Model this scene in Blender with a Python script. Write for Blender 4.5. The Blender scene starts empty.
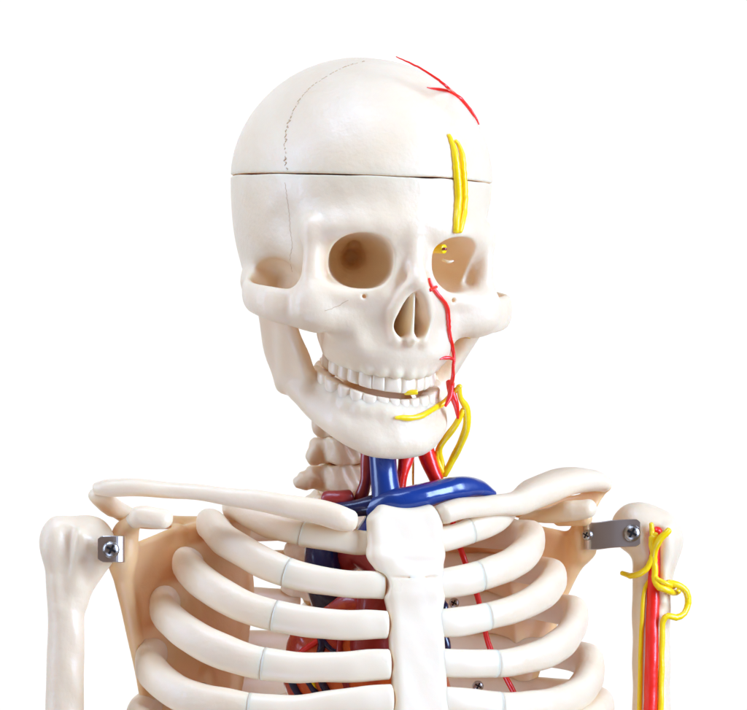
import bpy, bmesh, math, random
import numpy as np
from mathutils import Vector
from mathutils.bvhtree import BVHTree
random.seed(3); np.random.seed(3)
C = bpy.context.scene.collection
S = 0.000535          # metres per drawing unit
D = 5000.0            # camera distance in drawing units
ZB = 1.45             # height of the camera above the floor, metres

# ------------------------------------------------------------ camera, world, lights
sc = bpy.context.scene
cam = bpy.data.cameras.new('camera'); co = bpy.data.objects.new('camera', cam); C.objects.link(co)
co.location = (0, -D*S, ZB); co.rotation_euler = (math.radians(90), 0, 0)
cam.sensor_width = 36; cam.sensor_fit = 'HORIZONTAL'; cam.lens = 36*D/747.0
cam.clip_start = 0.05; cam.clip_end = 100
sc.camera = co
sc.view_settings.view_transform = 'Standard'; sc.view_settings.look = 'None'
sc.cycles.max_bounces = 20; sc.cycles.diffuse_bounces = 14; sc.cycles.glossy_bounces = 6
sc.view_settings.exposure = 0.0; sc.view_settings.gamma = 1
world = bpy.data.worlds.new('World'); sc.world = world; world.use_nodes = True
wn = world.node_tree.nodes; wl = world.node_tree.links; wn.clear()
wo = wn.new('ShaderNodeOutputWorld'); bg = wn.new('ShaderNodeBackground')
tc = wn.new('ShaderNodeTexCoord'); sx = wn.new('ShaderNodeSeparateXYZ'); rmp = wn.new('ShaderNodeValToRGB')
wl.new(tc.outputs['Generated'], sx.inputs[0]); wl.new(sx.outputs['Y'], rmp.inputs[0])
rmp.color_ramp.elements[0].position = 0.68; rmp.color_ramp.elements[0].color = (0.15, 0.085, 0.04, 1)
rmp.color_ramp.elements[1].position = 0.84; rmp.color_ramp.elements[1].color = (1, 1, 1, 1)
wl.new(rmp.outputs[0], bg.inputs[0]); bg.inputs[1].default_value = 1.04; wl.new(bg.outputs[0], wo.inputs[0])

def area(name, loc, target, w, h, power, col):
    l = bpy.data.lights.new(name, 'AREA'); l.shape = 'RECTANGLE'; l.size = w; l.size_y = h
    l.energy = power; l.color = col
    o = bpy.data.objects.new(name, l); C.objects.link(o); o.location = loc
    o.rotation_euler = (Vector(target)-Vector(loc)).to_track_quat('-Z', 'Y').to_euler()
    return o
TG = (0, 0, ZB)
LC = (0.81, 1.08, 1.67)
area('softbox_key', (1.45, -0.72, ZB+0.35), TG, 0.8, 1.2, 36, LC)
area('softbox_side', (-1.30, -0.30, ZB+0.35), TG, 0.6, 1.2, 10, LC)
area('softbox_top', (-0.35, -0.50, ZB+1.25), TG, 1.0, 0.7, 12, LC)
area('bounce_low', (-0.4, -1.0, ZB-1.2), TG, 1.1, 0.8, 8.5, LC)  # added lamp standing in for light bounced up from an unseen white table

# ------------------------------------------------------------ materials
def mat(name, col, rough=0.4, sss=0.0, rad=(1, .45, .2), sc_=0.004, metal=0.0, coat=0.0, bump=0.0, bs=300, mottle=None, spec=0.5):
    m = bpy.data.materials.new(name); m.use_nodes = True
    n = m.node_tree.nodes; l = m.node_tree.links; p = n['Principled BSDF']
    p.inputs['Base Color'].default_value = (*col, 1); p.inputs['Roughness'].default_value = rough
    p.inputs['Metallic'].default_value = metal
    p.inputs['Subsurface Weight'].default_value = sss; p.inputs['Subsurface Radius'].default_value = rad
    p.inputs['Subsurface Scale'].default_value = sc_
    p.inputs['Coat Weight'].default_value = coat; p.inputs['Coat Roughness'].default_value = 0.12
    p.inputs['Specular IOR Level'].default_value = spec
    t = n.new('ShaderNodeTexCoord')
    if mottle:
        a = n.new('ShaderNodeTexNoise'); a.inputs['Scale'].default_value = mottle[1]; a.inputs['Detail'].default_value = 5
        l.new(t.outputs['Object'], a.inputs['Vector'])
        r = n.new('ShaderNodeValToRGB'); r.color_ramp.elements[0].position = mottle[2]; r.color_ramp.elements[1].position = mottle[3]
        r.color_ramp.elements[0].color = (*col, 1); r.color_ramp.elements[1].color = (*mottle[0], 1)
        l.new(a.outputs[0], r.inputs[0]); l.new(r.outputs[0], p.inputs['Base Color'])
    if bump > 0:
        a = n.new('ShaderNodeTexNoise'); a.inputs['Scale'].default_value = bs; a.inputs['Detail'].default_value = 4
        l.new(t.outputs['Object'], a.inputs['Vector'])
        b = n.new('ShaderNodeBump'); b.inputs['Strength'].default_value = bump; b.inputs['Distance'].default_value = 0.001
        a2 = n.new('ShaderNodeTexNoise'); a2.inputs['Scale'].default_value = bs*.22; a2.inputs['Detail'].default_value = 3
        l.new(t.outputs['Object'], a2.inputs['Vector'])
        b2 = n.new('ShaderNodeBump'); b2.inputs['Strength'].default_value = bump; b2.inputs['Distance'].default_value = 0.003
        l.new(a2.outputs[0], b2.inputs['Height']); l.new(b2.outputs[0], b.inputs['Normal'])
        l.new(a.outputs[0], b.inputs['Height']); l.new(b.outputs[0], p.inputs['Normal'])
        rr = n.new('ShaderNodeMapRange'); rr.inputs['To Min'].default_value = max(.05, rough-.1); rr.inputs['To Max'].default_value = rough+.12
        rr.inputs['From Min'].default_value = .3; rr.inputs['From Max'].default_value = .7
        l.new(a2.outputs[0], rr.inputs['Value']); l.new(rr.outputs[0], p.inputs['Roughness'])
    return m
BONE = mat('bone_plastic', (0.885, 0.705, 0.465), 0.42, 0.5, (1, .52, .32), 0.007, bump=0.22, bs=330, mottle=((0.865, 0.675, 0.43), 35, .42, .65))
BLADE = mat('shade_tinted_plastic', (0.86, 0.545, 0.255), 0.42, 0.4, (1, .38, .12), 0.008, bump=0.22, bs=330)  # bone plastic with the blades' warm orange shade painted into the base colour
TOOTH = mat('tooth_enamel', (0.895, 0.72, 0.49), 0.34, 0.3, (1, .45, .2), 0.003)
CART = mat('cartilage_plastic', (0.885, 0.715, 0.48), 0.36, 0.5, (1, .52, .32), 0.007, bump=0.08, bs=200)
SUT = mat('suture_line', (0.60, 0.41, 0.21), 0.7)
SEAM = mat('seam_line', (0.62, 0.40, 0.18), 0.7)
SEAM2 = mat('faint_seam_line', (0.87, 0.65, 0.38), 0.6)
STEEL = mat('steel', (0.66, 0.62, 0.56), 0.32, metal=1.0)
DARK = mat('dark_recess', (0.02, 0.02, 0.02), 0.5)
YEL = mat('yellow_paint', (1.0, 0.68, 0.0), 0.38, coat=.3, bump=0.25, bs=350)
RED = mat('red_paint', (0.92, 0.016, 0.006), 0.35, coat=.4, bump=0.2, bs=350)
DRED = mat('dark_red_paint', (0.30, 0.018, 0.015), 0.35, coat=.4, bump=0.3, bs=250, mottle=((0.42, .04, .03), 60, .4, .6))
BLUE = mat('blue_paint', (0.002, 0.04, 0.22), 0.24, coat=.8, bump=0.25, bs=160)
NAVY = mat('navy_paint', (0.005, 0.012, 0.06), 0.25, coat=.6, bump=0.2, bs=200)
HEART = mat('heart_muscle', (0.80, 0.15, 0.02), 0.3, coat=.6, bump=0.5, bs=140, mottle=((0.5, .03, .02), 60, .42, .6))

# ------------------------------------------------------------ helpers
def P(px, py, y=0.0):
    s = (D+y)/D
    return np.array([(px-373.5)*s, y, (355.0-py)*s])
def P3(a):
    return np.array([P(*p[:3]) for p in a])
def setp(o, label=None, cat=None):
    if label: o['label'] = label
    if cat: o['category'] = cat
def mesh_obj(name, V, F, m, parent=None, smooth=True):
    V = np.asarray(V, dtype=np.float64)*S; V[:, 2] += ZB
    me = bpy.data.meshes.new(name)
    if isinstance(F, np.ndarray):
        me.vertices.add(len(V)); me.vertices.foreach_set('co', V.astype(np.float32).ravel())
        k = F.shape[1]
        me.loops.add(F.size); me.loops.foreach_set('vertex_index', F.astype(np.int32).ravel())
        me.polygons.add(len(F)); me.polygons.foreach_set('loop_start', np.arange(0, F.size, k, dtype=np.int32))
        me.update(calc_edges=True); me.validate()
    else:
        me.from_pydata([tuple(v) for v in V], [], F); me.update()
    if smooth: me.polygons.foreach_set('use_smooth', [True]*len(me.polygons))
    me.materials.append(m)
    o = bpy.data.objects.new(name, me); C.objects.link(o)
    if parent is not None:
        o.parent = parent; o.matrix_parent_inverse = parent.matrix_world.inverted() if parent.type == 'EMPTY' else parent.matrix_world.inverted()
    return o

# distance-field volume, meshed by surface nets
def smin(a, b, k):
    if k <= 0: return np.minimum(a, b)
    h = np.maximum(k-np.abs(a-b), 0)/k
    return np.minimum(a, b)-h*h*k*.25
class Vol:
    def __init__(s, lo, hi, h, mirror=False):
        s.h = h; s.mirror = mirror
        s.lo = np.array(lo, float); s.n = [int((hi[i]-lo[i])/h)+1 for i in range(3)]
        if mirror: s.lo[0] = 0.0; s.n[0] = int(hi[0]/h)+1
        s.ax = [(s.lo[i]+h*np.arange(s.n[i])).astype(np.float32) for i in range(3)]
        s.d = np.full(s.n, 60.0, np.float32)
    def op(s, f, lo, hi, k, mode):
        pad = k+3*s.h+4; sl = []
        for i in range(3):
            a = max(0, int((lo[i]-pad-s.lo[i])/s.h)); b = min(s.n[i], int((hi[i]+pad-s.lo[i])/s.h)+2)
            if b <= a: return
            sl.append(slice(a, b))
        sl = tuple(sl)
        x = s.ax[0][sl[0]][:, None, None]; y = s.ax[1][sl[1]][None, :, None]; z = s.ax[2][sl[2]][None, None, :]
        v = f(x, y, z).astype(np.float32); d = s.d[sl]
        if mode == 'u': s.d[sl] = smin(d, v, k)
        elif mode == 's': s.d[sl] = -smin(-d, v, k)
        elif mode == 'i': s.d[sl] = -smin(-d, -v, k)
    def ell(s, c, r, k=0, mode='u', n=2.0, rot=None):
        c = np.array(c, float); r = np.array(r, float)
        def f(x, y, z):
            x = x-c[0]; y = y-c[1]; z = z-c[2]
            if rot is not None:
                x, y, z = (rot[0][0]*x+rot[1][0]*y+rot[2][0]*z, rot[0][1]*x+rot[1][1]*y+rot[2][1]*z, rot[0][2]*x+rot[1][2]*y+rot[2][2]*z)
            X = x/r[0]; Y = y/r[1]; Z = z/r[2]
            if n == 2.0:
                k0 = np.sqrt(X*X+Y*Y+Z*Z); k1 = np.sqrt((X/r[0])**2+(Y/r[1])**2+(Z/r[2])**2)+1e-6
                return k0*(k0-1)/k1
            q = (np.abs(X)**n+np.abs(Y)**n+np.abs(Z)**n+1e-9)**(1/n)
            g = np.sqrt((X/r[0])**2+(Y/r[1])**2+(Z/r[2])**2)/(np.sqrt(X*X+Y*Y+Z*Z)+1e-6)+1e-6
            return (q-1)/g
        R = r if rot is None else np.array([max(r)]*3)
        s.op(f, c-R, c+R, k, mode)
    def cap(s, a, b, ra, rb=None, k=0, mode='u', scl=(1, 1, 1)):
        rb = ra if rb is None else rb
        q = np.array(scl, float); a = np.array(a, float); b = np.array(b, float)
        lo = np.minimum(a-ra*q, b-rb*q); hi = np.maximum(a+ra*q, b+rb*q)
        A = a/q; B = b/q; AB = B-A; L = float(AB@AB)+1e-9; m = float(q.min())
        def f(x, y, z):
            x = x/q[0]-A[0]; y = y/q[1]-A[1]; z = z/q[2]-A[2]
            t = np.clip((x*AB[0]+y*AB[1]+z*AB[2])/L, 0, 1)
            return (np.sqrt((x-t*AB[0])**2+(y-t*AB[1])**2+(z-t*AB[2])**2)-(ra+(rb-ra)*t))*m
        s.op(f, lo, hi, k, mode)
    def chain(s, pts, rs, k=4, mode='u', scl=(1, 1, 1)):
        if np.isscalar(rs): rs = [rs]*len(pts)
        q = np.array(scl, float); m = float(q.min()); pa = np.array(pts, float); rs = np.array(rs, float)
        if len(pa) > 2:
            cc = catmull(np.c_[pa, rs], 7.0); pa, rs = cc[:, :3], cc[:, 3]
        A = pa/q
        def f(x, y, z):
            x = x/q[0]; y = y/q[1]; z = z/q[2]; out = None
            for i in range(len(A)-1):
                AB = A[i+1]-A[i]; L = float(AB@AB)+1e-9
                dx = x-A[i][0]; dy = y-A[i][1]; dz = z-A[i][2]
                t = np.clip((dx*AB[0]+dy*AB[1]+dz*AB[2])/L, 0, 1)
                d = (np.sqrt((dx-t*AB[0])**2+(dy-t*AB[1])**2+(dz-t*AB[2])**2)-(rs[i]+(rs[i+1]-rs[i])*t))*m
                out = d if out is None else np.minimum(out, d)
            return out
        rr = rs[:, None]*q[None]
        s.op(f, (pa-rr).min(0), (pa+rr).max(0), k, mode)
    def tri(s, a, b, c, r, k=0, mode='u'):
        a, b, c = [np.array(p, float) for p in (a, b, c)]
        ba = b-a; cb = c-b; ac = a-c; nor = np.cross(ba, ac); nn = float(nor@nor)
        def f(x, y, z):
            def dt(v, o): return (x-o[0])*v[0]+(y-o[1])*v[1]+(z-o[2])*v[2]
            def seg(v, o):
                t = np.clip(dt(v, o)/float(v@v), 0, 1)
                return (x-o[0]-v[0]*t)**2+(y-o[1]-v[1]*t)**2+(z-o[2]-v[2]*t)**2
            ins = np.sign(dt(np.cross(ba, nor), a))+np.sign(dt(np.cross(cb, nor), b))+np.sign(dt(np.cross(ac, nor), c)) < 2
            e = np.minimum(np.minimum(seg(ba, a), seg(cb, b)), seg(ac, c))
            pl = dt(nor, a)**2/nn
            return np.sqrt(np.where(ins, e, pl))-r
        P_ = np.array([a, b, c]); s.op(f, P_.min(0)-r, P_.max(0)+r, k, mode)
    def box(s, c, hf, r, k=0, mode='u'):
        c = np.array(c, float); hf = np.array(hf, float)-r
        def f(x, y, z):
            X = np.abs(x-c[0])-hf[0]; Y = np.abs(y-c[1])-hf[1]; Z = np.abs(z-c[2])-hf[2]
            return np.sqrt(np.maximum(X, 0)**2+np.maximum(Y, 0)**2+np.maximum(Z, 0)**2)+np.minimum(np.maximum(X, np.maximum(Y, Z)), 0)-r
        s.op(f, c-hf-r, c+hf+r, k, mode)
    def mesh(s, noise=0.4, ns=0.05):
        d = s.d; lo = s.lo.copy()
        if s.mirror:
            d = np.concatenate([d[:0:-1], d], 0); lo[0] = -s.h*(s.n[0]-1)
        d = np.pad(d, 1, constant_values=60.0); lo = lo-s.h
        n = d.shape; ins = d < 0
        cnt = np.zeros([m-1 for m in n], np.uint8)
        for i in (0, 1):
            for j in (0, 1):
                for k in (0, 1):
                    cnt += ins[i:n[0]-1+i, j:n[1]-1+j, k:n[2]-1+k]
        cells = np.argwhere((cnt > 0) & (cnt < 8)); del cnt
        idx = np.full([m-1 for m in n], -1, np.int32); idx[cells[:, 0], cells[:, 1], cells[:, 2]] = np.arange(len(cells))
        acc = np.zeros((len(cells), 3)); w = np.zeros(len(cells))
        cor = [(i, j, k) for i in (0, 1) for j in (0, 1) for k in (0, 1)]
        vals = {c: d[cells[:, 0]+c[0], cells[:, 1]+c[1], cells[:, 2]+c[2]].astype(np.float64) for c in cor}
        for a in cor:
            for ax in range(3):
                if a[ax]: continue
                b = list(a); b[ax] = 1; b = tuple(b); va = vals[a]; vb = vals[b]
                cr = (va < 0) != (vb < 0); t = np.where(cr, va/np.where(cr, va-vb, 1), 0)
                p = np.tile(np.array(a, float), (len(cells), 1)); p[:, ax] = t
                acc += p*cr[:, None]; w += cr
        off = acc/w[:, None]
        V = cells+off
        Fs = []
        for ax in range(3):
            o = [(1, 2), (2, 0), (0, 1)][ax]
            sa = [slice(1, m-1) for m in n]; sb = list(sa); sa[ax] = slice(0, n[ax]-1); sb[ax] = slice(1, n[ax])
            A = ins[tuple(sa)]; B = ins[tuple(sb)]
            e = np.argwhere(A != B); dirn = A[e[:, 0], e[:, 1], e[:, 2]]
            base = e.copy(); base[:, o[0]] += 1; base[:, o[1]] += 1; 
            def g(i, j):
                q = base.copy(); q[:, o[0]] -= i; q[:, o[1]] -= j
                return idx[q[:, 0], q[:, 1], q[:, 2]]
            q = np.stack([g(1, 1), g(0, 1), g(0, 0), g(1, 0)], 1)
            q[~dirn] = q[~dirn][:, ::-1]
            Fs.append(q)
        F = np.concatenate(Fs)
        # one light smoothing pass then keep
        E = np.concatenate([F[:, [0, 1]], F[:, [1, 2]], F[:, [2, 3]], F[:, [3, 0]]])
        for _ in range(2):
            av = np.zeros_like(V); cn = np.zeros(len(V))
            for a_, b_ in ((0, 1), (1, 0)):
                for q in range(3): av[:, q] += np.bincount(E[:, a_], V[E[:, b_], q], len(V))
                cn += np.bincount(E[:, a_], minlength=len(V))
            V = V*0.5+0.5*av/cn[:, None]
        V = V*s.h+lo
        if noise:
            V = V+wob(V, ns, noise)
        return V, F
def wob(V, f, amp):
    o = np.zeros_like(V); rs = np.random.RandomState(7)
    for i in range(7):
        dv = rs.normal(size=3); dv /= np.linalg.norm(dv); ff = f*(0.5+rs.rand()*2.5)
        o += np.sin(V@dv*ff*2+rs.rand()*6)[:, None]*rs.normal(size=3)*amp*.35/(0.6+ff/f*.5)
    return o

def catmull(pts, step):
    pts = np.asarray(pts, float)
    p = np.vstack([2*pts[0]-pts[1], pts, 2*pts[-1]-pts[-2]]); out = []
    for i in range(1, len(p)-2):
        L = np.linalg.norm(p[i+1][:3]-p[i][:3]); m = max(2, int(L/step))
        t = np.linspace(0, 1, m, endpoint=False)[:, None]
        out.append(.5*((2*p[i])+(-p[i-1]+p[i+1])*t+(2*p[i-1]-5*p[i]+4*p[i+1]-p[i+2])*t**2+(-p[i-1]+3*p[i]-3*p[i+1]+p[i+2])*t**3))
    out.append(p[-2][None]); return np.vstack(out)
def sweep(pts, r, ns=16, step=3.0, ref=None, ratio=1.0, resample=True, blunt=0.8, n=2.0):
    """pts Nx3, r per point = half height along ref; r*ratio = other half; returns V,F"""
    pts = np.asarray(pts, float); r = np.full(len(pts), float(r)) if np.isscalar(r) else np.asarray(r, float)
    if resample:
        q = catmull(np.c_[pts, r], step); pts, r = q[:, :3], np.maximum(q[:, 3], .2)
    T = np.gradient(pts, axis=0); T /= np.linalg.norm(T, axis=1)[:, None]
    rings = []
    # frame
    if ref is None:
        u = np.cross(T[0], [0.3, 1, 0.2]); u /= np.linalg.norm(u); U = []
        for t in T:
            u = u-t*(u@t); u /= np.linalg.norm(u); U.append(u)
        U = np.array(U)
    else:
        rf = np.asarray(ref, float); rf = np.tile(rf, (len(pts), 1)) if rf.ndim == 1 else rf
        U = rf-T*np.sum(rf*T, 1)[:, None]; U /= np.linalg.norm(U, axis=1)[:, None]
    W = np.cross(T, U)
    rat = np.full(len(pts), ratio) if np.isscalar(ratio) else np.interp(np.linspace(0, 1, len(pts)), np.linspace(0, 1, len(ratio)), ratio)
    a = np.linspace(0, 2*np.pi, ns, endpoint=False)
    ca = np.sign(np.cos(a))*np.abs(np.cos(a))**(2/n); sa = np.sign(np.sin(a))*np.abs(np.sin(a))**(2/n)
    def ring(i, sc_, off):
        return pts[i]+T[i]*off+(U[i][None]*ca[:, None]+W[i][None]*sa[:, None]*rat[i])*r[i]*sc_
    ang = [80, 60, 40, 20]
    b0, b1 = (blunt, blunt) if np.isscalar(blunt) else blunt
    for g in ang: rings.append(ring(0, math.cos(math.radians(g)), -math.sin(math.radians(g))*r[0]*min(1, rat[0])*b0))
    for i in range(len(pts)): rings.append(ring(i, 1, 0))
    for g in ang[::-1]: rings.append(ring(-1, math.cos(math.radians(g)), math.sin(math.radians(g))*r[-1]*min(1, rat[-1])*b1))
    V = np.vstack(rings); m = len(rings); F = []
    for i in range(m-1):
        for j in range(ns):
            k = (j+1) % ns
            F.append((i*ns+j, i*ns+k, (i+1)*ns+k, (i+1)*ns+j))
    F.append(tuple(range(ns))[::-1]); F.append(tuple((m-1)*ns+j for j in range(ns)))
    return V, F
def merge(lst):
    V = []; F = []; o = 0
    for v, f in lst:
        V.append(v); F += [tuple(i+o for i in q) for q in (f.tolist() if isinstance(f, np.ndarray) else f)]; o += len(v)
    return np.vstack(V), F
def bvh(V, F):
    return BVHTree.FromPolygons([tuple(v) for v in V], [tuple(int(i) for i in f) for f in F])
def on(tree, px, py, lift=0.0, fall=-100.0):
    o = Vector((0, -D, 0)); t = Vector(P(px, py, 0)); d = (t-o).normalized()
    h = tree.ray_cast(o, d)
    if h[0] is None: return P(px, py, fall)
    nn = h[1]
    if nn.dot(d) > 0: nn = -nn
    return np.array(h[0])+np.array(nn)*lift
def laid(tree, pts, r, lift=0.3, step=3, fall=-100, ns=10, jit=0.0, ratio=1.0):
    """a strand lying on a surface along photo-plane points"""
    q = catmull(np.array([(p[0], p[1], 0) for p in pts], float), step)
    rr = np.full(len(q), float(r)) if np.isscalar(r) else np.interp(np.linspace(0, 1, len(q)), np.linspace(0, 1, len(r)), r)
    w = []; last = fall
    for i, p in enumerate(q):
        jx = random.uniform(-jit, jit); jy = random.uniform(-jit, jit)
        v = on(tree, p[0]+jx, p[1]+jy, lift*rr[i], last); last = v[1]; w.append(v)
    w = np.array(w)
    for _ in range(3):
        for i in range(1, len(w)-1):
            m = (w[i-1]+w[i+1])/2
            if w[i][1] > m[1]+1.2: w[i] = m
    return sweep(w, rr, ns=ns, resample=False, ratio=ratio)

TH = math.radians(22.2); cs, sn = math.cos(TH), math.sin(TH)
RO = math.radians(2.0)
def skull_tf(V, asym=True):
    V = np.asarray(V, float)
    x = V[:, 0]*cs+V[:, 1]*sn; y = V[:, 0]*sn-V[:, 1]*cs; z = V[:, 2].copy()
    X = x*math.cos(RO)+z*math.sin(RO); Z = -x*math.sin(RO)+z*math.cos(RO)
    c = P(361, 179.8, 0)
    return np.c_[X+c[0], y+c[1], Z+c[2]]

root = bpy.data.objects.new('skeleton_model', None); C.objects.link(root); root.location = (0, 0, ZB)
root.empty_display_size = .05
bpy.context.view_layer.update()
setp(root, 'white plastic human skeleton model with painted nerves and vessels, seen from skull to chest', 'skeleton')

# ------------------------------------------------------------ skull
HS = 1.3
v = Vol((0, -160, -205), (152, 182, 0), HS, True)
v.ell((0, 0, 0), (127, 150, 205), mode='u')
v.op(lambda x, y, z: -(z+126+np.maximum(y-40, 0)*0.0), (0, -160, -205), (152, 182, -60), 34, 'i')       # cranial base
v.ell((132, 66, -120), (38, 64, 47), 16, 's')                 # temporal fossa
v.ell((126, 92, -62), (20, 40, 36), 20, 's')
# face
v.ell((0, 92, -118), (62, 52, 62), 12, 'u', n=2.6)            # maxillary block
v.ell((0, 86, -165), (62, 52, 26), 16, 'u', n=2.4)
v.chain([(0, 140, -46), (34, 137, -50), (66, 123, -51), (88, 103, -58)], [10, 9, 9, 10], 26)   # brow
v.chain([(0, 139, -60), (0, 147, -84), (0, 158, -101)], [12, 9, 7], 10)
v.chain([(0, 156, -100), (13, 149, -116), (19, 142, -138), (14, 140, -158)], [6.5, 6, 6, 6], 8)  # nasal bones
v.chain([(14, 136, -75), (27, 134, -112)], [6, 9], 10)
v.chain([(91, 106, -52), (92, 107, -84), (90, 106, -115)], [9, 8.5, 12], 9)  # frontal process of zygoma
v.ell((76, 104, -130), (34, 24, 23), 16, 'u', n=2.4)
v.tri((86, 102, -56), (86, 102, -114), (66, 58, -62), 7, 6); v.tri((86, 102, -114), (66, 58, -62), (66, 58, -114), 7, 6)          # cheekbone
v.chain([(30, 132, -116), (62, 124, -118), (88, 112, -116)], [8, 8, 8], 8)   # lower orbital rim
v.ell((74, -20, -132), (12, 14, 18), 12)                      # mastoid
# alveolar ridge
def arch(a, off=0.0, ru=53, rv=66, v0=60):
    return np.array([(ru+off)*math.sin(a), v0+(rv+off)*math.cos(a)])
def occ(vv): return (126-vv)*0.34
pts = [];
for a in np.linspace(0, 90, 10):
    q = arch(math.radians(a), -5); pts.append((q[0], q[1], -181+occ(q[1])))
pts.append((pts[-1][0], 42, -181+occ(42)))
v.ell((0, 62, -172), (40, 50, 18), 6)
v.chain(pts, [10]*len(pts), 14, 'u', (1, 1, 1.6))
v.chain([(46, 48, -132), (44, 44, -175)], [9, 7], 6)          # pterygoid
v.chain([(30, 40, -125), (34, 34, -165)], [7, 6], 6)
v.ell((40, 146, -152), (16, 14, 20), 12, 's')                 # canine fossa
for a in (8, 22, 36, 50, 64, 78):
    q = arch(math.radians(a), 0); v.chain([(q[0]*1.0, q[1]+1, -192+occ(q[1])), (q[0]*.94, q[1]-2, -166+occ(q[1]))], [6, 4], 5)
# orbits
tl = math.radians(-12)
rotz = [[math.cos(tl), -math.sin(tl), 0], [math.sin(tl), math.cos(tl), 0], [0, 0, 1]]
v.ell((47, 124, -83), (30, 56, 27.3), 3, 's', n=2.4, rot=rotz)
v.chain([(44, 100, -82), (32, 66, -80), (22, 36, -78)], [18, 14, 7], 14, 's')
v.chain([(38, 84, -72), (26, 50, -66)], [6, 5], 6, 's')
# pit under the arch reads through between arch and braincase
v.ell((102, 36, -102), (20, 36, 18), 6, 's')
v.chain([(105, 58, -118), (112, 58, -200)], [16.5, 20], 5, 's', (1, 1.8, 1))
v.chain([(84, 106, -132), (103, 98, -131), (120, 88, -129), (130, 73, -126), (131, 50, -122), (124, 20, -116), (105, -8, -110)], [9, 8, 7.5, 7, 6.5, 6, 7], 6, 'u', (1, 1, 2.3))
v.ell((104, -12, -106), (14, 20, 15), 14)
# nasal aperture
v.chain([(0, 175, -121), (0, 100, -126)], [8, 8], 4, 's')
v.chain([(0, 175, -132), (0, 100, -134)], [12, 12], 6, 's')
v.chain([(5, 175, -143), (5, 100, -146)], [12.5, 12], 6, 's')
v.chain([(0, 128, -118), (0, 85, -125)], [9, 20], 6, 's')
v.box((0, 112, -130), (1.5, 37, 34), 1.3, 2)                  # septum
v.chain([(0, 138, -160), (0, 152, -158)], [6, 3], 6)          # nasal spine
v.cap((13, 118, -128), (9, 95, -122), 4, 5, 4)               # turbinate
v.cap((49, 150, -121), (47, 134, -118), 2.6, 2.2, 2, 's')     # infraorbital foramen
v.op(lambda x, y, z: z+0.3+0*x+0*y, (0, -160, -30), (152, 182, 0), 0.4, 'i')
SV, SF = v.mesh(0.5, 0.05)
Ltree = None
SVw = skull_tf(SV)
skull = mesh_obj('skull', SVw, SF, BONE, root)
v = Vol((0, -160, -6), (135, 160, 132), 1.4, True)
v.ell((0, 0, -1), (127.4, 150.4, 123), mode='u')
v.op(lambda x, y, z: -z+0.15+0*x+0*y, (0, -160, -6), (140, 160, 20), 0.4, 'i')
CV, CF = v.mesh(0.4, 0.03); CVw = skull_tf(CV)
cap = mesh_obj('skull_cap', CVw, CF, BONE, skull)
HTV, HTF = merge([(SVw, SF), (CVw, CF)])
HT = bvh(HTV, HTF)

# ------------------------------------------------------------ mandible
v = Vol((0, -20, -292), (125, 145, -110), 1.3, True)
def marc(a, off=0.0): return arch(a, off, 58, 61, 60)
up = []; lowr = []
for a in np.linspace(0, 90, 10):
    q = marc(math.radians(a), -4); up.append((q[0], q[1], -237+occ(q[1])*1.2))
up.append((up[-1][0]+3, 40, -237+occ(40)*1.2))
v.chain(up, [9]*len(up), 8, 'u', (1, 1, 1.7))
v.chain([(0, 107, -259), (26, 106, -258), (47, 92, -247), (58, 70, -229), (72, 48, -214), (80, 26, -203)], [14, 13, 11, 10, 9, 8], 14)
v.chain([(0, 110, -250), (29, 104, -250), (50, 86, -243), (62, 60, -232), (72, 40, -215)], [12, 11, 10, 9, 8], 14)
v.ell((0, 112, -262), (34, 12, 12), 10)
v.ell((0, 40, -222), (46, 34, 24), 6)  # added mouth fill, blocks the white backdrop behind the tooth gap
# ramus plates
g1 = (81, 20, -206); g2 = (109, 35, -138); g3 = (100, 68, -144); g4 = (66, 50, -212)
v.tri(g1, g2, g3, 6, 12); v.tri(g1, g3, g4, 6, 12)
v.chain([g1, (98, 22, -175), g2], [7, 7, 8], 6)
v.chain([g4, (74, 54, -180), g3], [7, 5, 4.5], 5)
for a in (5, 15, 26, 38, 52, 68):
    q = marc(math.radians(a), 0); v.chain([(q[0], q[1]-1, -235+occ(q[1])*1.2), (q[0]*.97, q[1]-4, -247+occ(q[1])*1.2)], [5.5, 3.5], 6)
MV, MF = v.mesh(0.5, 0.05); MVw = skull_tf(MV)
mand = mesh_obj('mandible', MVw, MF, BONE, root)
MT = bvh(MVw, MF)

# ------------------------------------------------------------ teeth
def tooth(w, h, dp, molar):
    prof = [(0.0, .88, .7), (.18, .92, .85), (.45, .95, .98), (.7, .99, .95), (.88, .97, .78 if not molar else .95), (.97, .93, .55 if not molar else .85), (1.0, .84, .36 if not molar else .7)]
    V = []; F = []; ns = 20
    for (t, a, b) in prof:
        for j in range(ns):
            an = 2*math.pi*j/ns; c = math.cos(an); s_ = math.sin(an); e = 2/(2.3 if molar else 2.7)
            x = math.copysign(abs(c)**e, c)*w/2*a; y = math.copysign(abs(s_)**e, s_)*dp/2*b
            V.append((x, y+(1-b)*dp*.12, -t*h))
    m = len(prof)
    for i in range(m-1):
        for j in range(ns):
            k = (j+1) % ns; F.append((i*ns+j, (i+1)*ns+j, (i+1)*ns+k, i*ns+k))
    F.append(tuple(range(ns))); F.append(tuple((m-1)*ns+j for j in range(ns))[::-1])
    return np.array(V), F
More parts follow.
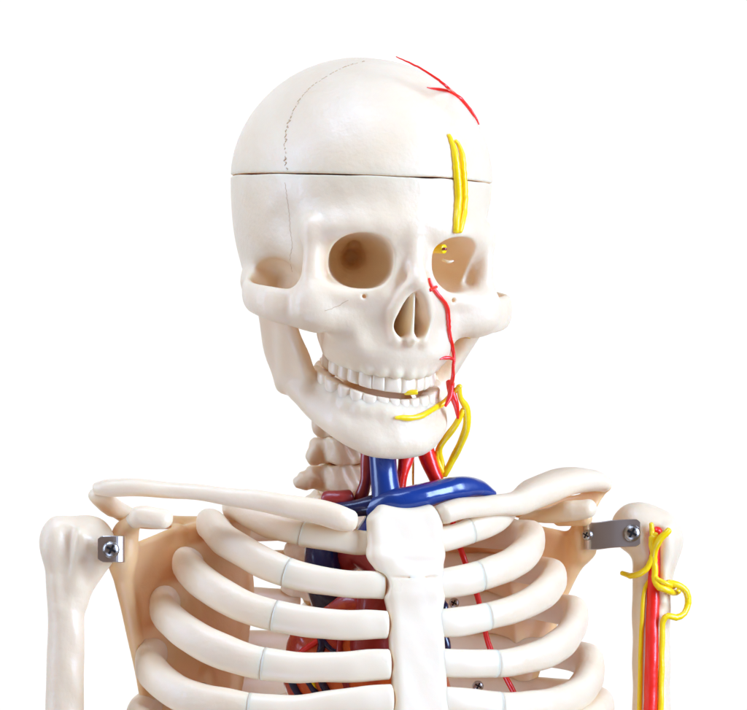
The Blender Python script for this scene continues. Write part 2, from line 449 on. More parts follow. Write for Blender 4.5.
def place_teeth(arcf, widths, w0, height, flip, parent, sl=1.0):
    aa = np.linspace(0, math.radians(90), 200); pl = [arcf(a) for a in aa]
    last = pl[-1]; pl += [np.array([last[0], last[1]-d]) for d in np.linspace(1, 45, 60)]
    pl = np.array(pl); L = np.r_[0, np.cumsum(np.linalg.norm(np.diff(pl, axis=0), axis=1))]
    for side in (-1, 1):
        s0 = 0
        for i, w in enumerate(widths):
            sm = s0+w/2; s0 += w
            c = np.array([np.interp(sm, L, pl[:, 0]), np.interp(sm, L, pl[:, 1])])
            c2 = np.array([np.interp(sm+1, L, pl[:, 0]), np.interp(sm+1, L, pl[:, 1])]); t = c2-c; t /= np.linalg.norm(t)
            nrm = np.array([-t[1], t[0]]);
            if nrm@(c-np.array([0, 55])) < 0: nrm = -nrm
            molar = i >= 3; dp = [12, 12, 14, 15, 16, 18, 18][i]
            h = height*[1.05, .98, 1.03, .92, .88, .8, .74][i]
            V, F = tooth(w*1.17, h, dp, molar)
            z0 = w0+occ(c[1])*sl
            lean = random.uniform(-.03, .03); V[:, 0] += V[:, 2]*lean
            zz = V[:, 2]+h if not flip else -V[:, 2]-h
            zz = zz+random.uniform(-.3, .3)-0.34*sl*t[1]*V[:, 0]
            # t along width, nrm outward; tip at occlusal z0, slight outward tilt of the tip for upper
            out = -(zz)*0.10 if not flip else (zz)*0.04
            W = np.c_[c[0]+V[:, 0]*t[0]+(V[:, 1]+out)*nrm[0], c[1]+V[:, 0]*t[1]+(V[:, 1]+out)*nrm[1], z0+zz]
            W[:, 0] *= side
            mesh_obj('tooth', skull_tf(W), [q[::-1] if (side == -1) != flip else q for q in F], TOOTH, parent)
place_teeth(lambda a: arch(a, -4), [15.5, 12.5, 13.5, 12.5, 12.5, 17, 16], -212, 24, False, skull)
place_teeth(lambda a: marc(a, -2.5), [10.5, 11.5, 13, 13, 13.5, 17.5, 16], -220, 20, True, mand, 1.27)

# ------------------------------------------------------------ sutures
def line(name, tree, pts, r, m, parent, amp=0, step=2.2, lift=-0.2):
    q = catmull(np.array([(p[0], p[1], 0) for p in pts], float), step)
    q = [(p[0]+(amp if i % 2 else -amp)*random.uniform(.4, 1), p[1]+(amp if (i//2) % 2 else -amp)*random.uniform(.2, .8)) for i, p in enumerate(q)]
    w = [on(tree, a, b, lift*r) for a, b in q]
    V, F = sweep(np.array(w), r, ns=6, resample=False)
    return mesh_obj(name, V, F, m, parent)
def dotted(name, tree, pts, m, parent):
    q = catmull(np.array([(p[0], p[1], 0) for p in pts], float), 1.0); L = []; i = 0
    while i < len(q)-4:
        n_ = random.randint(2, 4); a = random.uniform(-1.6, 1.6); b = random.uniform(-1.6, 1.6)
        w = np.array([on(tree, q[i][0]+a, q[i][1]-a*.4, 0), on(tree, q[i+n_//2][0]+b, q[i+n_//2][1]-b*.4, 0.05), on(tree, q[i+n_-1][0]+a*.3, q[i+n_-1][1], 0)])
        L.append(sweep(w, random.uniform(.3, .65), ns=6, resample=False)); i += n_+random.randint(0, 2)
    V, F = merge(L); return mesh_obj(name, V, F, m, parent)
dotted('suture', HT, [(286, 170), (285, 150), (287, 128), (295, 108), (308, 90), (326, 77), (345, 67), (366, 61)], SUT, cap)
line('suture', HT, [(285, 183), (287, 198), (289, 212), (290, 228), (292, 245), (290, 258), (292, 272)], 0.45, SUT, skull, amp=.6, lift=-.6)
line('suture', HT, [(325, 311), (338, 306), (348, 300)], 0.4, SUT, skull, amp=.4, lift=-.6)

# ------------------------------------------------------------ strands on the head
def strand(name, tree, pts, r, m, parent, **kw):
    V, F = laid(tree, pts, r, **kw); return mesh_obj(name, V, F, m, parent)
strand('nerve', HT, [(448, 136), (452, 146), (455, 165), (457, 195), (456, 214), (455, 231)], [2, 3.5, 4, 4, 3.8, 3.0], YEL, skull, jit=.35, lift=.5)
strand('nerve', HT, [(455, 141), (460, 150), (462, 168), (463, 200), (462, 218), (459, 231)], [1.8, 3.0, 3.5, 3.7, 3.5, 2.8], YEL, skull, jit=.35, lift=.5)
strand('artery', HT, [(396, 57), (412, 64), (428, 73), (441, 82), (452, 92)], [.5, 1.0, 1.1, 1.3, 1.6], RED, cap, jit=.3)
strand('artery', HT, [(427, 88), (438, 90), (449, 92), (458, 97), (468, 107), (474, 115), (479, 124)], [.6, 1.8, 1.8, 2.2, 1.9, 1.4, .8], RED, cap, jit=.3)
strand('artery', HT, [(434, 78), (445, 86), (455, 95)], [.6, 1.3, 1.6], RED, cap, jit=.2)
strand('artery', HT, [(429, 279), (432, 287), (438, 295), (446, 306), (448, 318), (449, 333), (452, 347), (454, 358), (453, 368)], [1.2, 2.2, 2, 2.4, 2.2, 2, 2, 1.8, 1.6], RED, skull, jit=.25)
strand('artery', HT, [(430, 290), (436, 287)], [1.8, 1.6], RED, skull)
strand('artery', HT, [(440, 359), (446, 357), (453, 359)], [.8, 2, 1.6], RED, skull)
jp = [on(MT, a, b, 1.2, -110) for a, b in [(396, 417), (405, 418), (416, 417), (428, 412), (438, 406)]]
jp += [P(448, 398, jp[-1][1]+6), P(460, 386, -80)]
V, F = sweep(jp, [1.6, 2.8, 2.8, 2.8, 2.8, 2.8, 2.6], ns=12); mesh_obj('nerve', V+wob(V, .15, .5), F, YEL, mand)

# optic nerve stump inside the orbit
a0, a1 = P(416, 248, -85), P(444, 249, -108)
V, F = sweep([a0, (a0+a1)/2, a1], 4.6, ns=20, blunt=.2); opt = mesh_obj('optic_nerve', V, F, YEL, skull)
V, F = sweep([P(441, 249, -108), P(446, 249, -113)], 1.5, ns=10, blunt=.2); mesh_obj('nerve_core', V, F, DRED, skull)
V, F = sweep(P3([(443, 260, -85), (448, 262, -88), (453, 261, -86)]), [1.2, 1.6, 1.0], ns=8); mesh_obj('tear_bone', V, F, BONE, skull)
V, F = sweep(P3([(405, 392.5, -112), (411, 392.5, -113), (417, 392, -112)]), 2.6, ns=8, blunt=.3); mesh_obj('nerve', V, F, YEL, mand)
nb = [on(MT, x_, y_, 1.0, -30) for x_, y_ in ((469, 336), (471, 335), (473, 334))]
V, F = sweep(np.array(nb), 2.6, ns=10); mesh_obj('nerve', V, F, YEL, skull)

# ------------------------------------------------------------ spine
def vertebra(cx, cy, cyd, hw, hh, tp, name='vertebra', tilt=0.0, dn=0.0):
    v = Vol((-hw-tp-12, -hw-16, -hh-24), (hw+tp+12, hw+60, hh+14), 1.6)
    v.ell((0, 0, 0), (hw, hw*.8, hh*1.7), 0, 'u', n=3.2)
    v.op(lambda x, y, z: np.abs(z)-hh+0*x+0*y, (-60, -60, -60), (60, 60, 60), 3, 'i')
    v.ell((0, 0, 0), (hw+6, hw+6, hh*.45), 0, 's') if False else None
    for s_ in (-1, 1):
        v.chain([(s_*hw*.6, hw*.3, 0), (s_*(hw+tp*.5), hw*.35, 1), (s_*(hw+tp), hw*.4, -dn)], [12, 11, 9], 7)
        v.chain([(s_*hw*.55, hw*.9, -hh*.7), (s_*hw*.6, hw*1.0, hh*.8)], [10, 10], 6)
        v.chain([(s_*hw*.6, hw*.6, 0), (0, hw*1.7, -4)], [5, 5], 6)
    v.chain([(0, hw*1.6, -4), (0, hw*2.4, -14)], [5, 4], 6)
    V, F = v.mesh(1.6, .12)
    th = math.radians(20)
    X = V[:, 0]*math.cos(th)-V[:, 1]*math.sin(th); Y = V[:, 0]*math.sin(th)+V[:, 1]*math.cos(th)
    c = P(cx, cy, cyd)
    return mesh_obj(name, np.c_[X+c[0], Y+c[1], V[:, 2]+c[2]], F, BONE, root)
for (cx, cy, yd, tp, dn) in [(352, 372, 20, 2, 2), (351, 398, 16, 2, 2), (350, 424, 16, 3, 3), (349, 450, 22, 9, 6), (348, 478, 32, 22, 4)]:
    vertebra(cx, cy, yd, 24.5, 14, tp, dn=dn)
for i in range(6):
    vertebra(338-i*3 if i < 4 else 327, 512+i*37, [60, 88, 108, 118, 122, 124][i], 25, 16, 18)

# ------------------------------------------------------------ rib cage
TT = math.radians(20); ct, st = math.cos(TT), math.sin(TT); XC = 369
def rib(side, k, W, B, front, spine, seam, rr, u0=27.5, vs=-0.0):
    """front: list of (px, py) from the breastbone to the outermost point"""
    fx = np.array([p[0] for p in front], float); fy = np.array([p[1] for p in front], float)
    ph = np.linspace(math.asin(min(.95, u0/W)), math.radians(172), 160)
    u = side*W*np.sin(ph); vv = B*np.cos(ph)
    X = XC+u*ct+vv*st; Y = u*st-vv*ct
    ap = int(np.argmin(X)) if side < 0 else int(np.argmax(X))
    o = np.argsort(fx)
    py = np.zeros(len(ph))
    # remap front X linearly so its ends match the traced ends
    py[:ap+1] = np.interp(X[:ap+1], fx[o], fy[o])
    m = len(ph)-ap-1; t = np.linspace(0, 1, m)
    py[ap+1:] = front[-1][1]+(spine-front[-1][1])*(1-(1-t)**1.7)
    ker = np.exp(-np.linspace(-2, 2, 17)**2); ker /= ker.sum()
    pp = np.r_[np.full(8, py[0])+(py[0]-py[1])*np.arange(8, 0, -1), py, np.full(8, py[-1])]
    py = np.convolve(pp, ker, 'valid')
    pts = np.array([P(X[i], py[i], Y[i]) for i in range(len(ph))])
    T = np.gradient(pts, axis=0); T /= np.linalg.norm(T, axis=1)[:, None]
    rad = np.c_[u/W**2*ct+vv/B**2*st, u/W**2*st-vv/B**2*ct, np.zeros(len(ph))]
    rad /= np.linalg.norm(rad, axis=1)[:, None]
    ref = np.cross(T, rad); ref[ref[:, 2] < 0] *= -1
    # where the rib starts to run back it lies flatter
    r = np.interp(np.linspace(0, 1, len(ph)), [0, .04, .12, .3, .5, .8, 1], [rr*.93, rr*.98, rr*.96, rr*1.12, rr*1.12, rr*.9, rr*.8])
    r = 1.05*r*(1+.03*np.sin(np.linspace(0, 22, len(ph))+k*2+side))
    si = int(np.argmin(np.abs(X[:ap]-seam)))
    rat = np.interp(np.linspace(0, 1, len(ph)), [0, .06, .15, .4, .6, 1], [.42, .58, .68, .85, .8, .8])
    r2 = r.copy(); r2[si] *= .99
    pb = pts.copy(); pb[si] = pts[si]+T[si]*.45
    V, F = sweep(pb[si:], r2[si:], ns=24, resample=False, ref=ref[si:], ratio=rat[si:], n=2.3, blunt=(.03, .35))
    V = V+wob(V, .04, .5)
    o_ = mesh_obj('rib', V, F, BONE, root)
    V, F = sweep(pts[:si+1], r[:si+1]*1.02, ns=24, resample=False, ref=ref[:si+1], ratio=rat[:si+1], n=2.3, blunt=(.45, .03))
    V = V+wob(V, .04, .5)
    mesh_obj('costal_cartilage', V, F, CART, o_)
    sg = np.array([pts[si]-T[si]*.3, pts[si]+T[si]*.6])
    V, F = sweep(sg, r[si]*.985, ns=24, resample=False, ref=ref[si:si+2], ratio=rat[si], n=2.3, blunt=0.02)
    mesh_obj('seam', V+wob(V, .04, .5), F, SEAM if side < 0 else SEAM2, o_)
    return pts
L, R = -1, 1
rib(L, 1, 140, 104, [(362, 543), (330, 539), (303, 534), (272, 525), (250, 515), (238, 506)], 512, 303, 11.5, 36)
rib(R, 1, 140, 104, [(436, 541), (455, 537), (480, 527), (497, 518), (506, 508)], 512, 470, 12.5)
rib(L, 2, 166, 120, [(383, 586), (349, 584), (318, 580), (286, 573), (262, 562), (240, 549), (222, 539), (216, 530), (211, 524)], 530, 286, 13.3)
rib(R, 2, 166, 120, [(443, 584), (472, 579), (505, 567), (520, 558), (528, 549), (533, 538)], 530, 478, 14.6)
rib(L, 3, 191, 128, [(384, 625), (350, 625), (318, 623), (276, 617), (240, 605), (216, 591), (198, 579), (190, 570), (183, 562)], 562, 276, 14)
rib(R, 3, 191, 128, [(443, 623), (475, 620), (512, 610), (537, 598), (549, 588), (556, 576)], 562, 486, 13.6)
rib(L, 4, 214, 134, [(384, 664), (345, 667), (300, 668), (262, 664), (230, 655), (203, 643), (180, 628), (167, 616), (159, 602)], 600, 262, 14.5)
rib(R, 4, 214, 134, [(446, 662), (475, 664), (503, 664), (543, 655), (564, 641), (573, 628), (577, 614)], 600, 494, 13.6)
rib(L, 5, 229, 140, [(384, 699), (345, 704), (300, 711), (251, 711), (210, 704), (180, 694), (160, 680), (150, 668), (145, 656)], 642, 251, 15)
rib(R, 5, 229, 140, [(449, 700), (483, 706), (515, 708), (548, 706), (578, 694), (588, 680), (593, 663)], 642, 500, 14.8)
rib(L, 6, 240, 144, [(386, 733), (340, 745), (290, 762), (240, 765), (190, 755), (150, 735), (137, 718)], 684, 240, 15)
rib(R, 6, 240, 144, [(446, 735), (480, 742), (520, 745), (560, 738), (590, 722), (603, 706)], 684, 505, 15)
rib(L, 7, 246, 146, [(388, 765), (340, 790), (290, 805), (240, 810), (190, 800), (150, 780), (132, 762)], 724, 240, 15)
rib(R, 7, 246, 146, [(446, 765), (480, 785), (520, 792), (560, 785), (590, 770), (608, 750)], 724, 505, 15)

# breastbone (own frame: u along the chest's width, n outward, w up)
v = Vol((-60, -22, -270), (60, 22, 30), 1.3)
v.box((-2, 0, -28), (40, 10, 30), 9.5, 0)
v.tri((-33, 0, -48), (29, 0, -48), (25, 0, -84), 8.6, 6); v.tri((-33, 0, -48), (25, 0, -84), (-17, 0, -84), 8.6, 6)
v.ell((4, 1, -92), (28, 9, 22), 12)
v.box((4, 0, -168), (29, 9.5, 112), 8.5, 8)
v.ell((0, 0, 8), (19, 30, 9), 10, 's')
for s_ in (-1, 1):
    v.ell((s_*44, -4, 0), (13, 24, 8), 8, 's')
    for wz in (-79, -119, -158, -193, -229):
        v.ell((4+s_*39, 0, wz), (12, 26, 13.5), 2, 's')
v.cap((-26, -10.5, -71), (30, -10.5, -71), 0.6, 0.6, 2, 's')
V, F = v.mesh(.3, .04)
w = V[:, 2]; vv = 106+np.clip(-w, 0, 400)*0.165
uu = V[:, 0]; nn = -V[:, 1]
X = XC+uu*ct+(vv+nn)*st; Y = uu*st-(vv+nn)*ct
sV = np.array([P(X[i], 506-w[i], Y[i]) for i in range(len(V))])
mesh_obj('sternum', sV, F, CART, root)

# ------------------------------------------------------------ collarbones
V, F = sweep(P3([(98, 488, -88), (110, 487, -92), (135, 488, -98), (175, 491, -105), (230, 496, -116), (280, 504, -124), (315, 512, -124), (338, 518, -122), (350, 520, -118)]),
             [6.5, 8.5, 8.2, 8, 9, 10.5, 12, 12.5, 10.5], ns=24, step=4, ref=(0, 0, 1), ratio=[1.5, 1.5, 1.2, 1, .9, .9, .95, 1], n=2.4, blunt=.7)
mesh_obj('collarbone', V+wob(V, .03, 1.2), F, BONE, root)
V, F = sweep(P3([(444, 515, -92), (462, 509, -78), (490, 505, -45), (515, 503, -10), (538, 492, 30), (565, 483, 62), (592, 481, 84), (604, 484, 90)]),
             [10.5, 10.5, 10.5, 12, 15.5, 14, 11, 8], ns=24, step=4, ref=(0, 0, 1), ratio=[1, .9, .9, 1, 1.3, 1.6, 1.6], n=2.4, blunt=.7)
mesh_obj('collarbone', V+wob(V, .03, 1.2), F, BONE, root)

# ------------------------------------------------------------ shoulder blades
def vol_px(pts, pad, h):
    q = P3(pts); return Vol(q.min(0)-pad, q.max(0)+pad, h)
v = vol_px([(70, 470, -130), (290, 800, 110)], 6, 1.6)
A, Bp, Cc, Dd, Ee = P(122, 552, -72), P(178, 531, -20), P(248, 514, 42), P(158, 760, 10), P(222, 740, 55)
v.tri(A, Bp, Dd, 4.5, 6); v.tri(Bp, Cc, Ee, 4, 6); v.tri(Bp, Ee, Dd, 4, 6)
v.chain([P(248, 514, 42), P(243, 550, 48), P(249, 590, 50), P(240, 640, 52), P(236, 690, 55), P(222, 740, 55)], [4, 7, 5, 9, 6, 8], 5)
v.chain([P(120, 560, -72), P(128, 605, -60), P(143, 680, -28), P(160, 765, 10)], [10, 8, 7, 7], 9)
v.ell(P(124, 548, -74), (15, 15, 27), 10)
v.chain([P(128, 530, -74), P(133, 522, -88)], [11, 9], 7)
v.chain([P(112, 508, -52), P(150, 522, -20), P(240, 520, 45)], [8, 8, 5], 8, 'u', (1.2, 1.2, .9))
v.ell(P(102, 552, -92), (10, 22, 20), 5, 's')
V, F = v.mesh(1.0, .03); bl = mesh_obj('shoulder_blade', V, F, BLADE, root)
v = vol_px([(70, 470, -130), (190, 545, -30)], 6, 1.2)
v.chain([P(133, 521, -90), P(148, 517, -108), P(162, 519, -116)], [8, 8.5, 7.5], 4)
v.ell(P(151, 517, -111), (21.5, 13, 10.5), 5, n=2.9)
V, F = v.mesh(1.0, .05); mesh_obj('coracoid_process', V, F, BONE, bl)  # lit tip kept in plain bone colour, unlike the shade-tinted blade
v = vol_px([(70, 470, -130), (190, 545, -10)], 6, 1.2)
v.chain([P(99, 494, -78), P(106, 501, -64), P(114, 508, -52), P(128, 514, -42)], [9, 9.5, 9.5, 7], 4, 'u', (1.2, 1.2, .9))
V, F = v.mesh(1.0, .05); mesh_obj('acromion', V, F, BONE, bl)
v = vol_px([(420, 465, 20), (620, 760, 190)], 6, 1.6)
A, Bp, Cc, Dd = P(582, 540, 92), P(508, 522, 100), P(440, 520, 150), P(522, 700, 150)
v.tri(Cc, Dd, P(450, 740, 175), 4, 6)
v.tri(P(515, 514, 112), P(600, 494, 108), P(584, 524, 100), 4, 5)
v.tri(A, Bp, Dd, 4.5, 6); v.tri(Bp, Cc, Dd, 4, 6)
v.chain([P(586, 550, 92), P(570, 572, 100), P(552, 610, 118), P(522, 700, 150)], [10, 8, 7, 7], 9)
v.ell(P(582, 540, 88), (13, 14, 22), 8)
v.ell(P(596, 538, 70), (9, 16, 15), 5, 's')
v.chain([P(560, 519, 76), P(585, 519, 50)], [8, 7], 6)
v.chain([P(604, 486, 104), P(575, 484, 118), P(545, 500, 125), P(500, 515, 140)], [6.5, 9, 8, 5], 8, 'u', (1.2, 1.2, .9))
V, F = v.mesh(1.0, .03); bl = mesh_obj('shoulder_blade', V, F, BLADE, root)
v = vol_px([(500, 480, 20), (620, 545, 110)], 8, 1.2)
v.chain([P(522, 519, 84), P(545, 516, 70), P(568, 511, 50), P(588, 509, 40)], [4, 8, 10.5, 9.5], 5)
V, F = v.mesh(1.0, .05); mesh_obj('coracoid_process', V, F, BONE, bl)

# ------------------------------------------------------------ upper arm bones
v = vol_px([(35, 500, -130), (125, 790, -50)], 8, 1.5)
v.ell(P(88, 543, -84), (25, 25, 28), 6)
v.ell(P(60, 540, -90), (18, 20, 23), 12, n=2.4)
v.chain([P(60, 545, -90), P(64, 580, -88), P(66, 620, -86), P(65, 680, -85), P(64, 790, -84)], [17, 18, 18, 18.5, 19], 12)
v.cap(P(91, 552, -84), P(76, 596, -84), 22, 12, 12)
v.cap(P(80, 535, -108), P(72, 585, -100), 6, 4, 10)
v.cap(P(68, 532, -114), P(62, 600, -108), 4.5, 3, 9, 's')
V, F = v.mesh(1.0, .05); humL = mesh_obj('humerus', V, F, BONE, root)
v = vol_px([(590, 485, 60), (695, 790, 150)], 8, 1.5)
v.ell(P(638, 528, 108), (27, 26, 27), 6)
v.ell(P(661, 538, 104), (21, 25, 26), 16)
v.chain([P(657, 545, 106), P(652, 580, 106), P(651, 620, 106), P(651, 790, 106)], [23, 20.5, 19.5, 19.5], 12)
v.cap(P(668, 530, 84), P(662, 600, 88), 5, 3, 9, 'u')
v.cap(P(654, 534, 80), P(652, 620, 86), 6, 4, 9, 's')
V, F = v.mesh(1.0, .05); humR = mesh_obj('humerus', V, F, BONE, root); HR = bvh(V, F)

# ------------------------------------------------------------ steel brackets and screws
def frame(n):
    n = np.array(n, float); n /= np.linalg.norm(n); up_ = np.array([0, 0, 1.0]); s_ = np.cross(n, up_); s_ /= np.linalg.norm(s_)
    return s_, np.cross(s_, n), n
def screw(c, n, r, parent, name='screw'):
    s_, u_, n_ = frame(n); c = np.array(c)
    prof = [(1.0, -.35), (1.02, 0), (.97, .14), (.85, .30), (.6, .43), (.3, .49), (.0, .5)]
    ns = 28; V = []; F = []
    for i, (a, h) in enumerate(prof[:-1]):
        for j in range(ns):
            an = 2*math.pi*j/ns; V.append(c+(s_*math.cos(an)+u_*math.sin(an))*r*a+n_*h*r)
    m = len(prof)-1; V.append(c+n_*.5*r)
    for i in range(m-1):
        for j in range(ns): k = (j+1) % ns; F.append((i*ns+j, i*ns+k, (i+1)*ns+k, (i+1)*ns+j))
    for j in range(ns): F.append(((m-1)*ns+j, (m-1)*ns+(j+1) % ns, m*ns))
    o = mesh_obj(name, np.array(V), F, STEEL, parent)
    # cross recess
    V = []; F = []; a0 = .5
    for rot in (0, 1):
        e1, e2 = (math.cos(a0+rot*math.pi/2), math.sin(a0+rot*math.pi/2)), (-math.sin(a0+rot*math.pi/2), math.cos(a0+rot*math.pi/2))
        b = len(V)
        for x, y, z in [(-.62, -.13, .30), (.62, -.13, .30), (.62, .13, .30), (-.62, .13, .30), (-.6, -.13, .52), (.6, -.13, .52), (.6, .13, .52), (-.6, .13, .52)]:
            z = z+.001*rot*5
            V.append(c+(s_*(e1[0]*x+e2[0]*y)+u_*(e1[1]*x+e2[1]*y))*r+n_*z*r)
        F += [(b, b+3, b+2, b+1), (b+4, b+5, b+6, b+7), (b, b+1, b+5, b+4), (b+1, b+2, b+6, b+5), (b+2, b+3, b+7, b+6), (b+3, b, b+4, b+7)]
    return o, (np.array(V), F)
def plate(path, half, thick, n=2.0):
    """bent strip following a path, standing half above and below"""
    pts = catmull(np.array(path, float), 2.0); T = np.gradient(pts, axis=0); T /= np.linalg.norm(T, axis=1)[:, None]
    up_ = np.array([0, 0, 1.0]); W = np.cross(T, up_); W /= np.linalg.norm(W, axis=1)[:, None]
    V = []; F = []; m = len(pts); bz = 0.7
    prof = [(half, thick/2-bz), (half-bz, thick/2), (-half+bz, thick/2), (-half, thick/2-bz), (-half, -thick/2+bz), (-half+bz, -thick/2), (half-bz, -thick/2), (half, -thick/2+bz)]
    for i in range(m):
        e = min(i, m-1-i)*2.0; kk = 1.0 if e > 5 else (1-.22*(1-e/5)**2)
        for (a, b) in prof: V.append(pts[i]+up_*a*kk+W[i]*b)
    q = len(prof)
    for i in range(m-1):
        for j in range(q): k = (j+1) % q; F.append((i*q+j, i*q+k, (i+1)*q+k, (i+1)*q+j))
    F.append(tuple(range(q))[::-1]); F.append(tuple((m-1)*q+j for j in range(q)))
    return np.array(V), F
V, F = plate(P3([(98, 549, -118), (108, 549, -119), (118, 549, -117), (123, 549, -112), (124, 549, -98), (120, 549, -88), (112, 549, -84)]), 13, 2.2)
brL = mesh_obj('bracket', V, F, STEEL, root, smooth=False)
def full_screw(c, n, r, parent):
    o, (V, F) = screw(c, n, r, parent); me = o.data; n0 = len(me.polygons); bm = bmesh.new(); bm.from_mesh(me)
    vs = [bm.verts.new((v[0]*S, v[1]*S, v[2]*S+ZB)) for v in V]
    for f in F: q = bm.faces.new([vs[i] for i in f]); q.material_index = 1
    bm.to_mesh(me); bm.free(); me.materials.append(DARK)
    o, (V, F) = screw(c, n, r, parent); mesh_obj('cross_recess', V, F, DARK, parent)
full_screw(P(111, 549.5, -120.5), (0.12, -1, .05), 8.2, brL)
V, F = plate(P3([(640, 533, 71), (630, 533, 70), (612, 534, 68), (596, 536, 68), (588, 536, 70), (584, 536, 78), (585, 536, 90)]), 14, 2.2)
brR = mesh_obj('bracket', V, F, STEEL, root, smooth=False)
full_screw(P(632, 533, 68.4), (-.05, -1, .08), 8.6, brR)
full_screw(P(587, 535, 60), (-.5, -.85, 0), 5.5, brR)
full_screw(P(454, 603, 96), (-.1, -1, .1), 5.2, root)
full_screw(P(478, 686, 104), (.1, -1, .1), 5.6, root)
full_screw(P(203, 688, 4), (.1, -1, .1), 5.6, root)

# ------------------------------------------------------------ vessels of the neck
def tube(name, pts, r, m, parent=root, ns=18, step=4, ratio=1.0, wb=.6, blunt=.5, ref=None):
    V, F = sweep(P3(pts), r, ns=ns, step=step, ratio=ratio, blunt=blunt, ref=ref)
    return mesh_obj(name, V+wob(V, .08, wb), F, m, parent)
tube('vein', [(381, 425, -62), (382, 450, -70), (384, 478, -78), (386, 500, -80), (380, 520, -78), (362, 545, -62)], [12, 13.5, 13.5, 15, 15, 13], BLUE)
tube('vein', [(372, 510, -80), (392, 502, -88), (420, 497, -84), (450, 489, -66), (475, 488, -44), (493, 494, -26)], [11, 13, 12.5, 12, 10, 4], BLUE, ratio=1.0)
tube('vein', [(384, 503, -82), (362, 507, -80), (340, 510, -74), (316, 508, -62), (300, 505, -50)], [10, 9, 8, 8, 6], NAVY)
tube('artery', [(326, 500, -64), (338, 499, -68), (350, 497, -66)], [8.5, 9, 8], DRED)
tube('artery', [(368, 430, -50), (367, 455, -56), (366, 480, -60), (360, 500, -60)], [6, 6.5, 6, 7], DRED)
tube('artery', [(409, 430, -44), (406, 458, -50), (402, 478, -54), (400, 510, -56)], [10, 8, 5, 6], RED)
tube('artery', [(420, 430, -44), (428, 458, -48), (436, 478, -48), (448, 505, -50)], [8, 9, 7, 6], RED)
tube('nerve', [(413, 440, -30), (413, 465, -34), (413, 490, -40)], 1.1, YEL, ns=8)
ap = on(HT, 453, 367, 1.0, -90)
V, F = sweep(np.array([ap, P(453, 376, ap[1]+3), P(451, 386, -76)]), [1.6, 2, 2.4], ns=10); mesh_obj('artery', V, F, RED, root)
tube('artery', [(449, 381, -74), (452, 392, -76), (456, 404, -74), (458, 418, -68)], [3.2, 4, 3, 1.2], RED)
tube('artery', [(452, 383, -76), (450, 396, -82), (445, 406, -86)], [3, 2.6, 1.2], RED)
tube('nerve', [(459, 386, -80), (461, 398, -74), (466, 408, -66), (467, 422, -60), (463, 438, -52), (455, 455, -44), (444, 475, -40)], [2.6, 2.6, 3.8, 4.2, 4, 3.8, 3.4], YEL, ns=12)
tube('nerve', [(463, 410, -66), (456, 424, -64), (447, 437, -56), (439, 449, -48), (441, 462, -42), (443, 476, -40)], [3, 3.2, 3.2, 3.4, 3.4, 3], YEL, ns=12)
tube('nerve', [(440, 446, -50), (437, 456, -46), (442, 472, -42)], [2.5, 3, 3], YEL, ns=12)
# long red vessel running down in front of the back ribs
tube('artery', [(452, 520, 70), (461, 551, 74), (478, 598, 84), (489, 645, 94), (503, 672, 100), (520, 705, 108), (535, 735, 112)], 3.0, RED, ns=12)

# ------------------------------------------------------------ strands on the right upper arm bone
strand('artery', HR, [(658, 530), (656, 548), (654, 580), (652, 630), (651, 680), (650, 730)], [5.4, 6, 6.8, 7, 7, 7], RED, humR, lift=.35, step=5, jit=.1, ns=14)
strand('nerve', HR, [(649, 580), (644, 592), (642, 630), (641, 680), (640, 730)], [2, 2.4, 2.6, 2.6, 2.6], YEL, humR, lift=.6)
strand('nerve', HR, [(651, 524), (654, 540), (651, 556), (645, 570), (636, 576), (622, 573)], [2.4, 3.9, 3.4, 3.2, 3.2, 2.4], YEL, humR, lift=2.2)
strand('nerve', HR, [(668, 531), (663, 542), (659, 556), (659, 572), (661, 583), (667, 591), (676, 594), (680, 588)], [3.4, 3.9, 3.6, 3.4, 3.4, 3.6, 3.4, 2.8], YEL, humR, lift=2.0, fall=92)
strand('nerve', HR, [(661, 534), (657, 548), (655, 560), (660, 576), (668, 586)], [2.6, 2.8, 2.6, 2.6, 2.4], YEL, humR, lift=2.6)
tube('nerve', [(668, 583, 84), (677, 585, 84), (686, 592, 88), (688, 603, 90), (684, 613, 88), (676, 617, 84), (668, 616, 80), (663, 622, 80), (662, 640, 82), (661, 680, 84), (660, 730, 84)], [3.4, 3.4, 3.4, 3.4, 3.4, 3.4, 3.2, 3.2, 3, 3, 3], YEL, humR, ns=12)

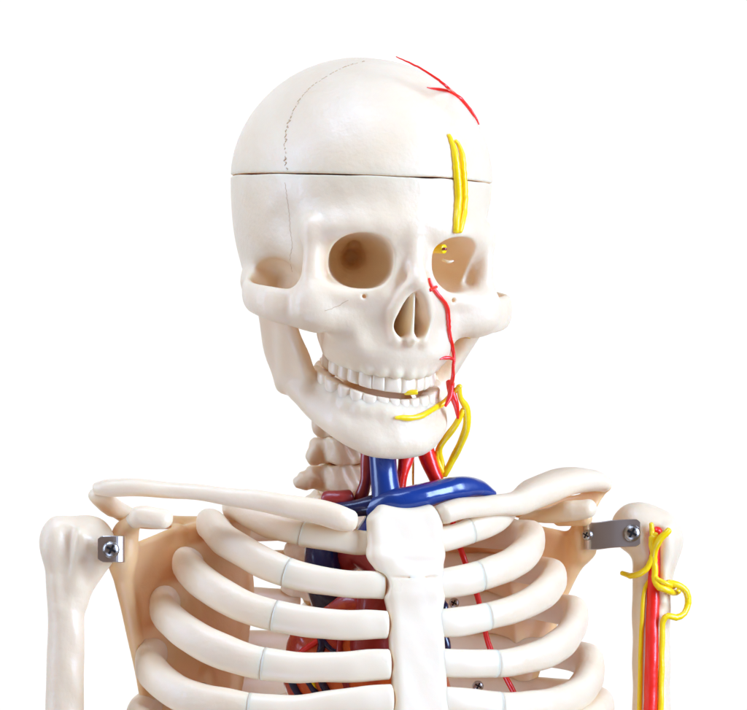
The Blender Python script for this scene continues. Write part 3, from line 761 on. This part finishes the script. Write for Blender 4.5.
# ------------------------------------------------------------ heart, a model of its own behind the ribs
hc = bpy.data.objects.new('heart_model', None); C.objects.link(hc); hc.location = tuple(P(370, 720, -20)*S+np.array([0, 0, ZB])); hc.empty_display_size = .03
bpy.context.view_layer.update()
setp(hc, 'dark red heart model with blue vessels, half hidden behind the left ribs', 'heart')
v = vol_px([(270, 580, -105), (470, 790, 60)], 6, 1.7)
v.ell(P(355, 672, -25), (72, 48, 62), 0)
v.ell(P(392, 700, -40), (60, 44, 62), 14)
v.ell(P(330, 640, -30), (40, 34, 32), 12)
v.ell(P(352, 612, -45), (36, 28, 24), 8)
v.cap(P(345, 660, -75), P(400, 720, -90), 3, 3, 8, 's')
V, F = v.mesh(1.2, .06); mesh_obj('heart_muscle', V, F, HEART, hc); HV = bvh(V, F)
strand('vein', HV, [(318, 628), (322, 645), (318, 662), (322, 680), (332, 700), (340, 720)], [4, 4, 3, 4, 4, 3], NAVY, hc, jit=.4)
strand('vein', HV, [(322, 640), (332, 650), (342, 652)], [3, 2.5, 1], NAVY, hc, jit=.4)
strand('vein', HV, [(288, 672), (294, 685), (303, 698), (312, 702)], [3, 4, 4, 2], NAVY, hc, jit=.4)
strand('vein', HV, [(306, 680), (316, 692), (322, 704)], [2, 3.5, 2], NAVY, hc, jit=.4)
strand('artery', HV, [(296, 655), (312, 645), (330, 635), (344, 640)], [2, 3, 2.5, 2], RED, hc, jit=.4)
strand('artery', HV, [(340, 640), (340, 665), (348, 690), (352, 715)], [3, 4, 3, 3], DRED, hc, jit=.4)
strand('nerve', HV, [(300, 665), (310, 676), (316, 690)], [1.5, 2, 1.5], YEL, hc, jit=.4)
tube('vein', [(322, 540, -40), (323, 570, -46), (326, 590, -48), (330, 610, -45)], [16, 19, 18, 16], NAVY, hc)
tube('artery', [(345, 560, -40), (362, 552, -52), (385, 570, -64), (375, 610, -66), (370, 650, -60)], [14, 17, 19, 20, 22], DRED, hc)
tube('vein', [(436, 600, -60), (444, 606, -62), (440, 625, -64), (446, 648, -62), (440, 665, -60)], [5, 5, 5, 5, 4], NAVY, hc)
